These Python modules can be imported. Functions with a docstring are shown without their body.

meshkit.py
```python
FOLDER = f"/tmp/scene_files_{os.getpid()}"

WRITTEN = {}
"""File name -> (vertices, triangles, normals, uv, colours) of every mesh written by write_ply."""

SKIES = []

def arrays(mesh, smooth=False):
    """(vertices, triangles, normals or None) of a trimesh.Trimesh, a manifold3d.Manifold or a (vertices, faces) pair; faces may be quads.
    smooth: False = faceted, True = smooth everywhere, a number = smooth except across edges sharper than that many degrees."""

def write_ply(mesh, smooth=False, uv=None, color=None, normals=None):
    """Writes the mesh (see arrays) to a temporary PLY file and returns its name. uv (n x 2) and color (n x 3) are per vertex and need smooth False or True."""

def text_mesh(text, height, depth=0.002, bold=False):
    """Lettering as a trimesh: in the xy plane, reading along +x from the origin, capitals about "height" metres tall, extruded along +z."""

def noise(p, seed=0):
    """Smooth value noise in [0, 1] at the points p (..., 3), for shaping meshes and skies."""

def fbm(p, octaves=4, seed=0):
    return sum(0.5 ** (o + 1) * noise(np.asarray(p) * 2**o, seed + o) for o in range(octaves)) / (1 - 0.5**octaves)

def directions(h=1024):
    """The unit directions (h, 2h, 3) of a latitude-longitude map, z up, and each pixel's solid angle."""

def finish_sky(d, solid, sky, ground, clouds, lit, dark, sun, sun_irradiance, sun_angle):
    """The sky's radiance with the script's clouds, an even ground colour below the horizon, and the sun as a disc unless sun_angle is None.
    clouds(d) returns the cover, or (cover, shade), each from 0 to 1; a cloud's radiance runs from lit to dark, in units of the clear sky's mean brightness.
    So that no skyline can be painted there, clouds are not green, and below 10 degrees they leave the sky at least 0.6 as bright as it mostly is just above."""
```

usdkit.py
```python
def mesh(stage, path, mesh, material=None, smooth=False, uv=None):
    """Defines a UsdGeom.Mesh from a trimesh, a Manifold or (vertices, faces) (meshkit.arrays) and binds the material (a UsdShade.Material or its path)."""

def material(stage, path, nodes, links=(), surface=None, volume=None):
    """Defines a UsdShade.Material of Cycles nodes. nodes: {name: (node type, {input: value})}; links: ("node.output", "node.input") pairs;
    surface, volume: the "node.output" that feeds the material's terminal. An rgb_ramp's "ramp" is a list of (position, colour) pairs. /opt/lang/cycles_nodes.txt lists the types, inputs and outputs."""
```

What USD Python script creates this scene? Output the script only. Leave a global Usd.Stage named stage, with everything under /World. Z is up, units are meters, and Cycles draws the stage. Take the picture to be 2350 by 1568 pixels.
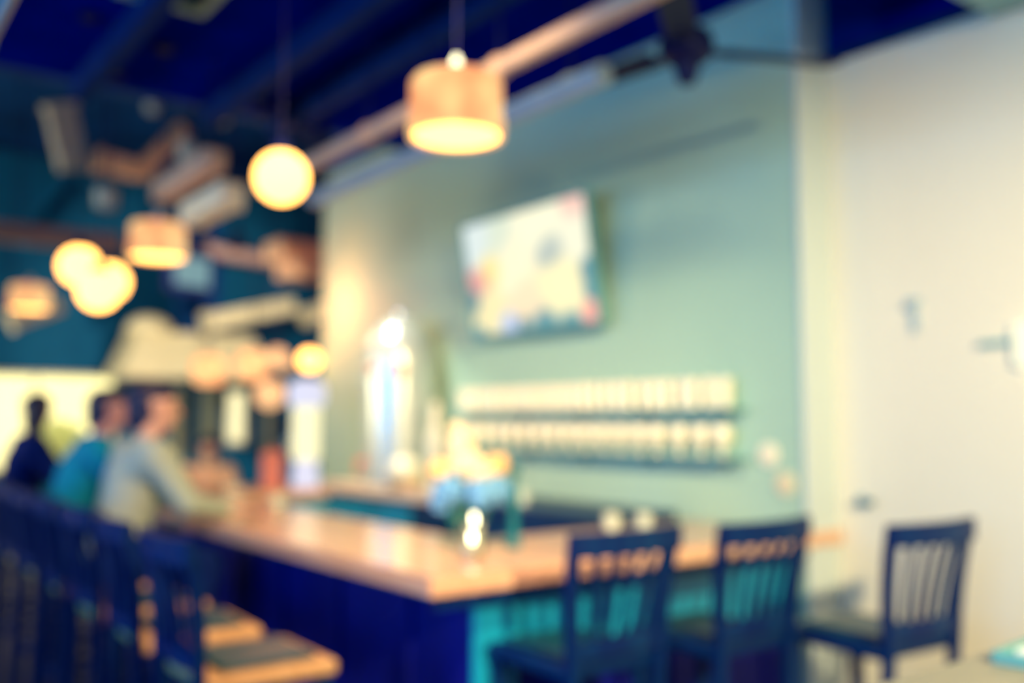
import math, random
import numpy as np
import trimesh
import manifold3d as m3
from shapely.geometry import Polygon, box as sbox
import usdkit, meshkit
from pxr import Gf, Sdf, Usd, UsdGeom, UsdLux, UsdShade, Vt

rng = random.Random(7)
PI = math.pi
stage = Usd.Stage.CreateInMemory()
UsdGeom.SetStageUpAxis(stage, UsdGeom.Tokens.z)
UsdGeom.SetStageMetersPerUnit(stage, 1.0)
world = UsdGeom.Xform.Define(stage, '/World')
stage.SetDefaultPrim(world.GetPrim())

# ---------------------------------------------------------------- camera (room axes: x runs to the green wall, y along the bar's long arm)
EYE, YAW, PITCH = (0.0, 0.0, 1.55), 37.0, 4.8
cam = UsdGeom.Camera.Define(stage, '/World/Camera')
cam.AddTranslateOp().Set(Gf.Vec3d(*EYE))
cam.AddRotateXYZOp().Set(Gf.Vec3f(90 + PITCH, 0, -YAW))
cam.CreateHorizontalApertureAttr(36.0)
cam.CreateVerticalApertureAttr(36.0 * 1568 / 2350)
cam.CreateFocalLengthAttr(33.0)
cam.CreateClippingRangeAttr(Gf.Vec2f(0.05, 200))
cam.CreateFStopAttr(1.5)
cam.CreateFocusDistanceAttr(0.85)
cam.CreateExposureAttr(0.0)

# ---------------------------------------------------------------- sky and added fill lights
def looks(name, nodes, links=(), surface='p.BSDF'):
    return usdkit.material(stage, '/World/Looks/' + name, nodes, links, surface=surface)

dome = UsdLux.DomeLight.Define(stage, '/World/daylight_sky')
dome.CreateColorAttr(Gf.Vec3f(0.64, 0.57, 0.25)); dome.CreateIntensityAttr(1.0)

def rect_light(name, pos, size, aim, color, intensity):
    """An added fill light: a rectangle at pos (size = across, high) that shines along aim (horizontal)."""
    l = UsdLux.RectLight.Define(stage, '/World/' + name)
    l.CreateWidthAttr(size[0]); l.CreateHeightAttr(size[1])
    l.CreateColorAttr(Gf.Vec3f(*color)); l.CreateIntensityAttr(intensity)
    l.AddTranslateOp().Set(Gf.Vec3d(*pos))
    l.AddRotateXYZOp().Set(Gf.Vec3f(90, 0, math.degrees(math.atan2(aim[1], aim[0])) - 90))
    return l

COOL, WARM, DAY = (0.0, 0.95, 1.06), (1.0, 0.82, 0.44), (1.0, 0.86, 0.58)  # colours of the added fill and cone lights
WINDOWS_LEFT = [(-0.4, 1.9), (2.3, 1.9), (5.0, 1.9), (9.6, 2.6)]          # (y centre, width) of the added openings in the unseen wall_left
for k, (y, w) in enumerate(WINDOWS_LEFT):
    rect_light('window_daylight_left_%d' % k, (-3.42, y, 2.25), (w, 2.0), (1, 0), COOL if k < 3 else DAY, 14.0 if k < 3 else 16.0)  # unseen lights added for teal and pale fill
def spot(name, pos, target, color, intensity, angle, soft, radius=0.08):
    """An added cone light, no known lamp of the room."""
    l = UsdLux.SphereLight.Define(stage, '/World/' + name)
    l.CreateRadiusAttr(radius); l.CreateColorAttr(Gf.Vec3f(*color)); l.CreateIntensityAttr(intensity)
    sh = UsdLux.ShapingAPI.Apply(l.GetPrim()); sh.CreateShapingConeAngleAttr(angle); sh.CreateShapingConeSoftnessAttr(soft)
    m = Gf.Matrix4d().SetLookAt(Gf.Vec3d(*pos), Gf.Vec3d(*target), Gf.Vec3d(0, 0, 1)).GetInverse()
    l.AddTransformOp().Set(m)
spot('ceiling_spot_near', (0.9, -1.9, 2.9), (3.8, 2.6, 0.6), WARM, 5800.0, 32.0, 0.9)  # unseen light added to brighten the walls toward the bottom
spot('ceiling_spot_far', (1.0, 2.0, 3.2), (3.6, 4.6, 0.8), WARM, 800.0, 34.0, 0.9)  # unseen light added for the farther part of the green wall
spot('ceiling_spot_hall', (2.5, 6.7, 2.75), (3.7, 11.0, 2.45), DAY, 2600.0 * 7, 24.0, 0.6, 0.03)  # added to brighten the hood and the far room
for k in range(4):  # added lights for the highlight on the tank shoulder
    spot('ceiling_spot_back_%d' % k, (2.16 + .2 * k, 5.40 + .14 * k, 3.38), (3.25, 5.6, 1.2), (1.0, .92, .70), 260.0 * 7, 24.0, 0.8, 0.03)
spot('ceiling_spot_bar', (0.8, 1.0, 3.3), (1.9, 4.2, 1.0), (1.0, .60, .30), 3000.0, 34.0, 0.9)  # unseen light added to warm the bar top


# ---------------------------------------------------------------- helpers
used = {}
def numbered(parent, name):
    key = parent + '/' + name
    n = used.get(key, -1) + 1
    used[key] = n
    return key if n == 0 else '%s_%03d' % (key, n)

def tag(prim, label=None, cat=None, group=None, kind=None):
    p = prim.GetPrim() if hasattr(prim, 'GetPrim') else prim
    for k, v in (('label', label), ('category', cat), ('group', group), ('kind', kind)):
        if v:
            p.SetCustomDataByKey(k, v)
    return p

def thing(name, label, cat, loc=(0, 0, 0), rz=0.0, group=None, kind=None):
    x = UsdGeom.Xform.Define(stage, numbered('/World', name))
    x.AddTranslateOp().Set(Gf.Vec3d(*map(float, loc)))
    x.AddRotateZOp().Set(float(rz))
    return tag(x, label, cat, group, kind)

def part(parent, name, mesh, mat, smooth=35, label=None):
    path = numbered(str(parent.GetPath()) if parent else '/World', name)
    m = usdkit.mesh(stage, path, mesh, mat, smooth=smooth)
    if label:
        tag(m, label)
    return m.GetPrim()

def solo(name, mesh, mat, label, cat, group=None, kind=None, smooth=35):
    return tag(part(None, name, mesh, mat, smooth), label, cat, group, kind)

def copy_of(root, loc, rz, label=None, group=None):
    was = root.GetCustomData()
    base = root.GetName().rstrip('0123456789').rstrip('_')
    r = thing(base, label or was['label'], was['category'], loc, rz, group or was.get('group'))
    # the referenced prim's own transform ops are overridden by the ones authored here
    r.GetReferences().AddInternalReference(root.GetPath())
    r.SetInstanceable(True)
    return r

cat_ = trimesh.util.concatenate
def T(m, x=0, y=0, z=0):
    m = m.copy(); m.apply_translation((x, y, z)); return m
def R(m, deg, axis=(0, 0, 1), at=(0, 0, 0)):
    m = m.copy(); m.apply_transform(trimesh.transformations.rotation_matrix(math.radians(deg), axis, at)); return m
def bx(x0, x1, y0, y1, z0, z1, c=0.0):
    """A box between two corners, with chamfered edges when c > 0."""
    if c <= 0:
        m = trimesh.creation.box((x1 - x0, y1 - y0, z1 - z0))
        return T(m, (x0 + x1) / 2, (y0 + y1) / 2, (z0 + z1) / 2)
    pts = []
    for sx in (0, 1):
        for sy in (0, 1):
            for sz in (0, 1):
                p = [(x0, x1)[sx], (y0, y1)[sy], (z0, z1)[sz]]
                d = [c * (1, -1)[s] for s in (sx, sy, sz)]
                for a in range(3):
                    q = [p[i] + (d[i] if i != a else 0) for i in range(3)]
                    pts.append(q)
    return trimesh.convex.convex_hull(np.array(pts))
def lathe(profile, n=32):
    """Revolve (r, z) pairs about z; profile from the bottom axis to the top axis, or a closed ring."""
    return trimesh.creation.revolve(np.array(profile, float), sections=n)
def cyl(r, z0, z1, x=0, y=0, n=24, c=0.0):
    c = min(c, r * .5, abs(z1 - z0) * .4)
    p = [(0, z0), (r - c, z0), (r, z0 + c), (r, z1 - c), (r - c, z1), (0, z1)] if c > 0 else [(0, z0), (r, z0), (r, z1), (0, z1)]
    return T(lathe(p, n), x, y)
def ball(r, x=0, y=0, z=0, s=(1, 1, 1), sub=3):
    m = trimesh.creation.icosphere(sub, r); m.apply_scale(s); return T(m, x, y, z)
def rod(a, b, r, n=12):
    a, b = np.array(a, float), np.array(b, float)
    m = trimesh.creation.cylinder(radius=r, segment=[a, b], sections=n); return m
def tube(pts, r, n=10):
    """Swept round tube along points (overlapping rods with balls at the bends)."""
    out = [rod(p, q, r, n) for p, q in zip(pts[:-1], pts[1:])]
    out += [ball(r, *p, sub=1) for p in pts[1:-1]]
    return cat_(out)
def bar_of(pts, w, d):
    """A rectangular section w (across x) by d (along y) lofted through points."""
    pts = np.array(pts, float); v, f = [], []
    for p in pts:
        for sx, sy in ((-1, -1), (1, -1), (1, 1), (-1, 1)):
            v.append((p[0] + sx * w / 2, p[1] + sy * d / 2, p[2]))
    for i in range(len(pts) - 1):
        for k in range(4):
            a, b = 4 * i + k, 4 * i + (k + 1) % 4
            f += [(a, b, b + 4), (a, b + 4, a + 4)]
    e = 4 * (len(pts) - 1)
    f += [(2, 1, 0), (3, 2, 0), (e, e + 1, e + 2), (e, e + 2, e + 3)]
    return trimesh.Trimesh(v, f, process=False)

# ---------------------------------------------------------------- materials
def plain(name, col, rough=0.55, spec=0.5, metal=0.0, bump=0.0, scale=30.0, vary=0.0, coat=0.0):
    """A principled surface with slight procedural variation of its own colour and a fine relief."""
    nodes = {'p': ('principled_bsdf', dict(base_color=col, roughness=rough, specular_ior_level=spec, metallic=metal, coat_weight=coat))}
    links = []
    if vary or bump:
        nodes['g'] = ('geometry', {})
        nodes['n'] = ('noise_texture', dict(scale=scale, detail=4.0))
        links.append(('g.position', 'n.vector'))
    if vary:
        lo, hi = [max(0, c * (1 - vary)) for c in col], [min(1, c * (1 + vary)) for c in col]
        nodes['r'] = ('rgb_ramp', dict(ramp=[(0.3, lo), (0.7, hi)]))
        links += [('n.fac', 'r.fac'), ('r.color', 'p.base_color')]
    if bump:
        nodes['b'] = ('bump', dict(strength=bump, distance=0.01))
        links += [('n.fac', 'b.height'), ('b.normal', 'p.normal')]
    return looks(name, nodes, links)

def wood(name, c1, c2, rough=0.3, stretch=(1, 12, 12), coat=0.0, spec=0.5):
    return looks(name, {
        't': ('texture_coordinate', {}), 'm': ('mapping', dict(scale=stretch)),
        'n': ('noise_texture', dict(scale=2.2, detail=6.0, distortion=0.8)),
        'r': ('rgb_ramp', dict(ramp=[(0.32, c1), (0.68, c2)])),
        'p': ('principled_bsdf', dict(roughness=rough, coat_weight=coat, coat_roughness=0.12, specular_ior_level=spec)),
    }, [('t.object', 'm.vector'), ('m.vector', 'n.vector'), ('n.fac', 'r.fac'), ('r.color', 'p.base_color')])

def glow(name, col, strength=1.0, base=(0.15, 0.1, 0.06), mottled=None):
    """A lit lamp surface. mottled = (dark colour, scale): the shade's own uneven translucency."""
    nodes = {'p': ('principled_bsdf', dict(base_color=base, roughness=0.8, specular_ior_level=0.1, emission_color=col, emission_strength=strength))}
    links = []
    if mottled:
        nodes['t'] = ('texture_coordinate', {})
        nodes['n'] = ('noise_texture', dict(scale=mottled[1], detail=3.0))
        nodes['r'] = ('rgb_ramp', dict(ramp=[(0.35, mottled[0]), (0.65, col)]))
        links = [('t.object', 'n.vector'), ('n.fac', 'r.fac'), ('r.color', 'p.emission_color')]
    return looks(name, nodes, links)

def pane_glass(name, tint=(1, 1, 1)):
    return looks(name, {'f': ('fresnel', dict(IOR=1.45)), 't': ('transparent_bsdf', dict(color=tint)), 'g': ('glossy_bsdf', dict(color=(1, 1, 1), roughness=0.02)), 'm': ('mix_closure', {})},
                 [('f.fac', 'm.fac'), ('t.BSDF', 'm.closure1'), ('g.BSDF', 'm.closure2')], surface='m.closure')

NAVY = (0.004, 0.016, 0.14)
M = dict(
    green=plain('sage_green_paint', (0.41, 0.60, 0.46), 0.6, 0.3, bump=0.05, scale=90, vary=0.03),
    cream_wall=plain('cream_wall_paint', (0.88, 0.80, 0.62), 0.65, 0.25, bump=0.05, scale=90, vary=0.02),
    navy_ceiling=plain('navy_ceiling_paint', (0.0002, 0.005, 0.26), 0.9, 0.0, vary=0.2, scale=3),
    teal_ceiling=plain('teal_ceiling_paint', (0.001, 0.05, 0.22), 0.8, 0.15, vary=0.3, scale=2),
    beam_navy=plain('beam_navy_paint', (0.0004, 0.022, 0.12), 0.8, 0.05, vary=0.1, scale=8),
    pilaster=plain('pale_olive_paint', (0.72, 0.76, 0.55), 0.6, 0.2, vary=0.05, scale=8),
    corner_trim=plain('pale_trim_paint', (0.58, 0.66, 0.66), 0.5, 0.2),  # green wall end made paler, its light put into the colour
    pale_beam=plain('pale_beam_paint', (0.28, 0.50, 0.50), 0.6, 0.2, vary=0.05, scale=8),
    far_wall=plain('far_wall_paint', (0.003, 0.14, 0.34), 0.7, 0.2, vary=0.12, scale=3),
    floor=wood('floor_wood', (0.01, 0.015, 0.09), (0.03, 0.03, 0.11), 0.65),
    plaster=plain('plain_plaster', (0.45, 0.55, 0.55), 0.8, 0.2, vary=0.04, scale=5),
    bar_top=wood('bar_top_wood', (0.66, 0.37, 0.22), (0.82, 0.50, 0.33), 0.22, (12, 1, 12), coat=0.3),
    peach_top=wood('peach_counter_wood', (0.80, 0.56, 0.40), (0.90, 0.68, 0.50), 0.3, (12, 1, 12)),
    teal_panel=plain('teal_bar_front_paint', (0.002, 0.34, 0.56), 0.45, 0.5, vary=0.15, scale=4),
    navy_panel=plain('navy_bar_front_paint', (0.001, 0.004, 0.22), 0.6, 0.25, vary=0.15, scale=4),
    dark_top=plain('dark_stone_top', (0.002, 0.04, 0.13), 0.4, 0.35, vary=0.2, scale=20),
    navy_wood=wood('navy_stained_wood', (0.0003, 0.010, 0.09), (0.0006, 0.030, 0.12), 0.5, (10, 10, 1), spec=0.15),
    tan_wood=wood('tan_seat_wood', (0.52, 0.30, 0.12), (0.66, 0.42, 0.20), 0.35),
    pad=plain('dark_teal_seat_leather', (0.004, 0.07, 0.11), 0.4, 0.5, bump=0.2, scale=60, vary=0.1),
    rail=plain('tan_painted_conduit', (0.62, 0.40, 0.27), 0.5, 0.4, vary=0.06, scale=10),
    grey_pipe=plain('pale_grey_pipe', (0.40, 0.50, 0.52), 0.45, 0.5, vary=0.06, scale=10),
    cream_duct=plain('cream_painted_duct', (0.82, 0.75, 0.52), 0.55, 0.4, vary=0.05, scale=5),
    peach_duct=plain('peach_painted_metal', (0.78, 0.48, 0.30), 0.5, 0.4, vary=0.1, scale=6),
    grey_duct=plain('grey_brown_duct', (0.40, 0.38, 0.34), 0.5, 0.4, vary=0.15, scale=5),
    brown_beam=plain('brown_mauve_beam', (0.24, 0.16, 0.17), 0.6, 0.3, vary=0.15, scale=5),
    black_metal=plain('navy_black_metal', (0.0005, 0.004, 0.06), 0.55, 0.2),
    steel=plain('brushed_steel', (0.58, 0.64, 0.60), 0.27, 0.5, metal=0.45, bump=0.03, scale=120),
    chrome=plain('polished_steel', (0.85, 0.86, 0.86), 0.12, 0.5, metal=1.0),
    cream_cup=plain('cream_glazed_ceramic', (0.92, 0.84, 0.62), 0.3, 0.5, vary=0.03, scale=40),
    pale_cup=plain('pale_green_ceramic', (0.62, 0.72, 0.60), 0.3, 0.5),
    shelf=plain('teal_shelf_paint', (0.12, 0.36, 0.38), 0.5, 0.4),
    white=plain('white_paper', (0.88, 0.87, 0.84), 0.7, 0.2, vary=0.02, scale=50),
    blue_petal=plain('blue_petals', (0.12, 0.33, 0.60), 0.7, 0.2, vary=0.3, scale=60),
    cream_petal=plain('cream_petals', (0.78, 0.68, 0.45), 0.7, 0.2, vary=0.1, scale=60),
    yellow_petal=plain('yellow_petals', (0.80, 0.54, 0.24), 0.7, 0.2, vary=0.15, scale=60),
    leaf=plain('green_leaves', (0.03, 0.28, 0.22), 0.6, 0.3, vary=0.3, scale=40),
    dark_teal_glaze=plain('dark_teal_lacquer', (0.004, 0.13, 0.18), 0.25, 0.5),
    outdoor_leaf=plain('sunlit_leaves', (0.95, 0.96, 0.45), 0.7, 0.2, vary=0.3, scale=4),
    ground=plain('outdoor_paving', (0.75, 0.70, 0.55), 0.8, 0.2, vary=0.1, scale=2),
    table_top=wood('pale_table_wood', (0.31, 0.30, 0.23), (0.37, 0.35, 0.27), 0.4),
    skin=plain('skin', (0.66, 0.40, 0.30), 0.5, 0.3, vary=0.05, scale=30),
    skin_rosy=plain('rosy_skin', (0.55, 0.30, 0.28), 0.5, 0.3, vary=0.05, scale=30),
    hair=plain('dark_hair', (0.004, 0.012, 0.06), 0.5, 0.4, vary=0.3, scale=90),
    eye=plain('dark_eye', (0.01, 0.01, 0.02), 0.2, 0.5),
    lip=plain('lip', (0.45, 0.16, 0.15), 0.4, 0.4),
    grey_shirt=plain('grey_blue_cotton', (0.36, 0.46, 0.38), 0.85, 0.1, bump=0.15, scale=120, vary=0.06),
    teal_shirt=plain('teal_cotton', (0.004, 0.26, 0.40), 0.85, 0.1, bump=0.15, scale=120, vary=0.06),
    navy_cloth=plain('navy_cotton', (0.002, 0.014, 0.12), 0.9, 0.1, bump=0.15, scale=120, vary=0.1),
    peach_cloth=plain('peach_cotton', (0.94, 0.62, 0.40), 0.85, 0.1, bump=0.15, scale=120, vary=0.06),
    red=plain('coral_red_lacquer', (0.72, 0.22, 0.15), 0.4, 0.5, vary=0.1, scale=20),
    glass=pane_glass('window_glass'), tinted=pane_glass('teal_tinted_glass', (0.0, 0.5, 0.8)), frosted=pane_glass('cream_frosted_glass', (0.85, 0.85, 0.95)),  # the teal tint colours the fill through the added left panes
    clear=looks('clear_glass', {'p': ('principled_bsdf', dict(base_color=(0.9, 0.97, 0.93), roughness=0.02, transmission_weight=1.0, ior=1.45))}),
    water=looks('water', {'p': ('principled_bsdf', dict(base_color=(0.85, 0.95, 0.9), roughness=0.02, transmission_weight=1.0, ior=1.33))}),
    shade=glow('lit_orange_shade', (1.15, 0.76, 0.31), 1.0, (.02, .008, .003), mottled=((1.0, 0.36, 0.15), 7.0)),
    diffuser=glow('lit_cream_diffuser', (6.5, 3.0, 0.64), 1.0),
    globe=glow('lit_cream_globe', (6.5, 3.0, 0.64), 1.0),
    lantern=glow('lit_amber_lantern', (1.45, 0.88, 0.36), 1.0, mottled=((1.30, 0.46, 0.17), 6.0)),
    peach_globe=glow('lit_peach_globe', (1.2, 0.66, 0.30), 1.0),
    tower_body=glow('lit_cream_acrylic', (1.05, 1.0, 0.60), 1.0, (.2, .2, .15)),
    tower_cap=glow('lit_lavender_acrylic', (0.66, 0.69, 0.86), 1.0, (.15, .15, .2)),
    sconce=glow('lit_wall_lamp', (1.15, 1.05, 0.70), 1.0, (.2, .2, .15)),
)

def structure(name, mesh, mat, label, cat, smooth=False):
    return solo(name, mesh, M[mat], label, cat, kind='structure', smooth=smooth)

# ================================================================ THE SETTING
UG, UW, CEIL, FAR = 3.63, 3.85, 3.62, 13.0
HIGH = 4.9

def wall_with_openings(along, lo, hi, at, thick, height, openings):
    """Boxes of a wall along x or y with rectangular openings (lo, hi, sill, head)."""
    ops = sorted(openings); out, here = [], lo
    def add(a, b, z0, z1):
        if b - a > 1e-4 and z1 - z0 > 1e-4:
            out.append(bx(a, b, at, at + thick, z0, z1) if along == 'x' else bx(at, at + thick, a, b, z0, z1))
    for a, b, s, h in ops:
        add(here, a, 0, height); add(a, b, 0, s); add(a, b, h, height); here = b
    add(here, hi, 0, height)
    return cat_(out)

floor_root = thing('floor', 'dark navy-brown plank floor under the bar stools', 'floor', kind='structure')
part(floor_root, 'subfloor', bx(-3.6, 6.9, -2.6, FAR + 0.2, -0.08, -0.012), M['navy_panel'], False)
n_plank = 0
yy = -2.6
row = 0
while yy < FAR + 0.1:                                    # wide boards; past y = 9 one board runs the whole width
    cuts = [-3.6, -0.9, 1.8, 4.3, 6.9] if row % 2 else [-3.6, 0.6, 3.0, 6.9]
    for a, b in zip(cuts[:-1], cuts[1:]):
        part(floor_root, 'plank', bx(a + .002, b - .002, yy + .002, yy + .268, -0.02, rng.uniform(-.001, 0.0), 0.003), M['floor'], False)
    yy += 0.27; row += 1

structure('wall_right', bx(UG, UG + 0.24, 2.62, 7.6, 0, CEIL + .1), 'green', 'sage green wall behind the bar with the television and glass shelves', 'wall')
structure('wall_side', bx(UW, UW + 0.15, -2.6, 2.62, 0, 3.25), 'cream_wall', 'cream wall at the right with a wall lamp and hook', 'wall')
structure('wall_upper', bx(UW + 0.5, UW + 0.6, -2.6, 2.62, 3.2, CEIL + .1), 'navy_ceiling', 'dark set-back wall above the cream wall', 'wall')
structure('trim_1', bx(UW - 0.02, UW + 0.6, -2.6, 2.61, 3.25, 3.30, 0.006), 'beam_navy', 'dark teal ledge along the top of the cream wall', 'trim')
structure('trim_2', bx(1.9, UW - 0.03, 1.40, 1.80, 3.20, CEIL, 0.01), 'pale_beam', 'pale grey beam crossing above the cream wall', 'beam')
structure('trim_0', bx(UG - .012, UG + .232, 2.60, 2.62, 0, CEIL, .003), 'corner_trim', 'pale green-white trim strip on the end of the green wall', 'trim')  # added strip: the brighter light on the wall end is painted in
structure('ceiling', bx(-3.6, 6.9, -2.6, 6.05, CEIL, CEIL + .1), 'navy_ceiling', 'dark navy ceiling above the near part of the bar', 'ceiling')
structure('ceiling_drop', bx(-3.6, 6.9, 6.05, 6.2, CEIL, HIGH), 'teal_ceiling', 'dark teal step between the low and the high ceiling', 'ceiling')
structure('ceiling_high', bx(-3.6, 6.9, 6.2, FAR + .2, HIGH, HIGH + .1), 'teal_ceiling', 'dark teal open ceiling at the far end with ducts and pipes', 'ceiling')
structure('wall_beyond', bx(UG, UG + 0.24, 6.2, 7.6, CEIL + .1, HIGH), 'teal_ceiling', 'dark teal upper wall over the end of the green wall', 'wall')
structure('wall_end', bx(6.75, 6.9, 7.6, FAR, 0, HIGH), 'far_wall', 'dark teal side wall in the far room', 'wall')
structure('wall_return', bx(UG + .24, 6.75, 7.45, 7.6, 0, HIGH), 'far_wall', 'dark teal wall behind the end of the green wall', 'wall')
for k, x in enumerate((-0.6, 0.35, 1.25, 2.05, 2.5)):
    structure('trim_%d' % (k + 3), bx(x - .05, x + .05, -2.6, 6.05, CEIL - .14, CEIL, 0.008), 'beam_navy',
              ('ceiling joist farthest left over the room', 'ceiling joist second from the left', 'ceiling joist over the left row of stools', 'ceiling joist left of the tan conduit', 'ceiling joist nearest the green wall')[k], 'beam')

far_open = [(0.4, 3.3, 0.9, 2.15), (4.76, 5.1, 1.2, 2.0)]
structure('wall_back', wall_with_openings('x', -3.6, 6.9, FAR, 0.16, HIGH, far_open), 'far_wall', 'dark teal wall at the far end with bright windows', 'wall')
left_open = [(y - w / 2, y + w / 2, 1.25, 3.25) for y, w in WINDOWS_LEFT]
structure('wall_left', wall_with_openings('y', -2.6, FAR, -3.6, 0.15, HIGH, left_open), 'plaster', 'grey plaster wall with tall windows', 'wall')
structure('wall_front', bx(-3.6, UW + .6, -2.75, -2.6, 0, CEIL), 'plaster', 'grey plaster wall behind the camera', 'wall')

def window(n, along, a, b, s, h, at, depth, label, glass='glass'):
    w = thing('window_%d' % n, label, 'window', kind='structure')
    f = 0.05
    def q(u0, u1, z0, z1, d0=0.0, d1=None):
        d1 = depth if d1 is None else d1
        return bx(u0, u1, at + d0, at + d1, z0, z1, 0.004) if along == 'x' else bx(at + d0, at + d1, u0, u1, z0, z1, 0.004)
    part(w, 'window_frame', cat_([q(a, a + f, s, h), q(b - f, b, s, h), q(a + f, b - f, s, s + f), q(a + f, b - f, h - f, h)]), M['cream_wall'], False)
    n = max(1, round((b - a) / 1.0))
    for k in range(1, n):
        c = a + (b - a) * k / n
        part(w, 'mullion', q(c - .015, c + .015, s + f, h - f, depth * .2, depth * .8), M['cream_wall'], False)
    for k in range(n):
        c0, c1 = a + (b - a) * k / n, a + (b - a) * (k + 1) / n
        part(w, 'window_pane', q(c0 + (f if k == 0 else .016), c1 - (f if k == n - 1 else .016), s + f, h - f, depth * .45, depth * .52), M[glass], False)
    return w
names_far = ['wide bright three-pane window at the far end behind the people', 'narrow bright window slit beyond the hanging lanterns']
for k, (a, b, s, h) in enumerate(far_open):
    window(k + 1, 'x', a, b, s, h, FAR + .05, 0.08, names_far[k], 'frosted' if k else 'glass')
for k, (a, b, s, h) in enumerate(left_open):  # unseen windows added around the left fill lights
    window(k + 3, 'y', a, b, s, h, -3.36, 0.05, ['tall window nearest the front', 'second tall window from the front', 'third tall window from the front', 'wide window farthest back'][k] + ' in the grey plaster wall', 'tinted' if k < 3 else 'glass')
for k, (x0, x1) in enumerate(((4.02, 4.16), (4.40, 4.62), (5.32, 5.44))):
    structure('trim_%d' % (k + 8), bx(x0, x1, FAR - .05, FAR - .002, 0, 2.0, .006), 'pilaster', ('pale olive pilaster under the hood on the far wall', 'pale olive pilaster left of the narrow window slit', 'pale olive pilaster right of the narrow window slit')[k], 'pilaster')
structure('ground', bx(-14, 18, FAR + .2, 32, -0.2, -0.1), 'ground', 'pale sunlit paving outside the far windows', 'ground')

# ================================================================ THE BAR
bar = thing('bar_counter', 'U-shaped wooden bar counter with teal and navy front panels', 'bar', (0, 0, 0))
U0, U1, V0, V1, V2, V3 = 1.62, 2.28, 2.58, 3.30, 6.35, 7.0          # edges of the U
top_poly = Polygon([(U0, V0), (UW - .004, V0), (UW - .004, 2.60), (UG - .004, 2.62), (UG - .004, V1), (U1, V1), (U1, V2), (UG - .004, V2), (UG - .004, V3), (U0, V3)])
def slab(poly, z0, z1, c):
    lo, hi = z0 + c, z1 - c
    inner = poly.buffer(-c, join_style=2)
    mid = T(trimesh.creation.extrude_polygon(poly, hi - lo), 0, 0, lo)
    cap = [T(trimesh.creation.extrude_polygon(inner, c), 0, 0, z) for z in (z0, hi)]
    return cat_([mid] + cap)
part(bar, 'worktop', slab(top_poly, 0.985, 1.05, 0.006), M['bar_top'], False)
part(bar, 'edge_rail', cat_([bx(U0 + .04, UG - .02, V0 + .02, V0 + .07, 0.94, 0.985), bx(U0 + .14, U0 + .19, V0 + .07, V3 - .02, 0.94, 0.985)]), M['navy_wood'], False)
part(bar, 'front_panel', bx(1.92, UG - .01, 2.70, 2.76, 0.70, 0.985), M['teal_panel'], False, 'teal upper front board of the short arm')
part(bar, 'front_panel', bx(1.92, UG - .01, 2.71, 2.76, 0.0, 0.70), M['navy_panel'], False, 'navy lower front board of the short arm')  # lower part of the short arm front, darker than the upper
part(bar, 'corner_post', bx(1.86, 2.04, 2.675, 2.70, 0.0, 0.94, .004), M['teal_panel'], False, 'teal corner post')
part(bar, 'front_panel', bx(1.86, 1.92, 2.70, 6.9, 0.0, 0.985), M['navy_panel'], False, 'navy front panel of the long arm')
part(bar, 'front_panel', bx(1.92, UG - .01, 6.40, 6.46, 0.0, 0.985), M['teal_panel'], False, 'teal inner panel of the far arm')
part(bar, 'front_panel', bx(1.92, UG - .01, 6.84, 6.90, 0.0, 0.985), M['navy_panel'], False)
part(bar, 'back_panel', cat_([bx(2.18, 2.22, 3.24, 6.40, 0, .985), bx(2.22, UG - .01, 3.20, 3.24, 0, .985)]), M['navy_panel'], False)
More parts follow.
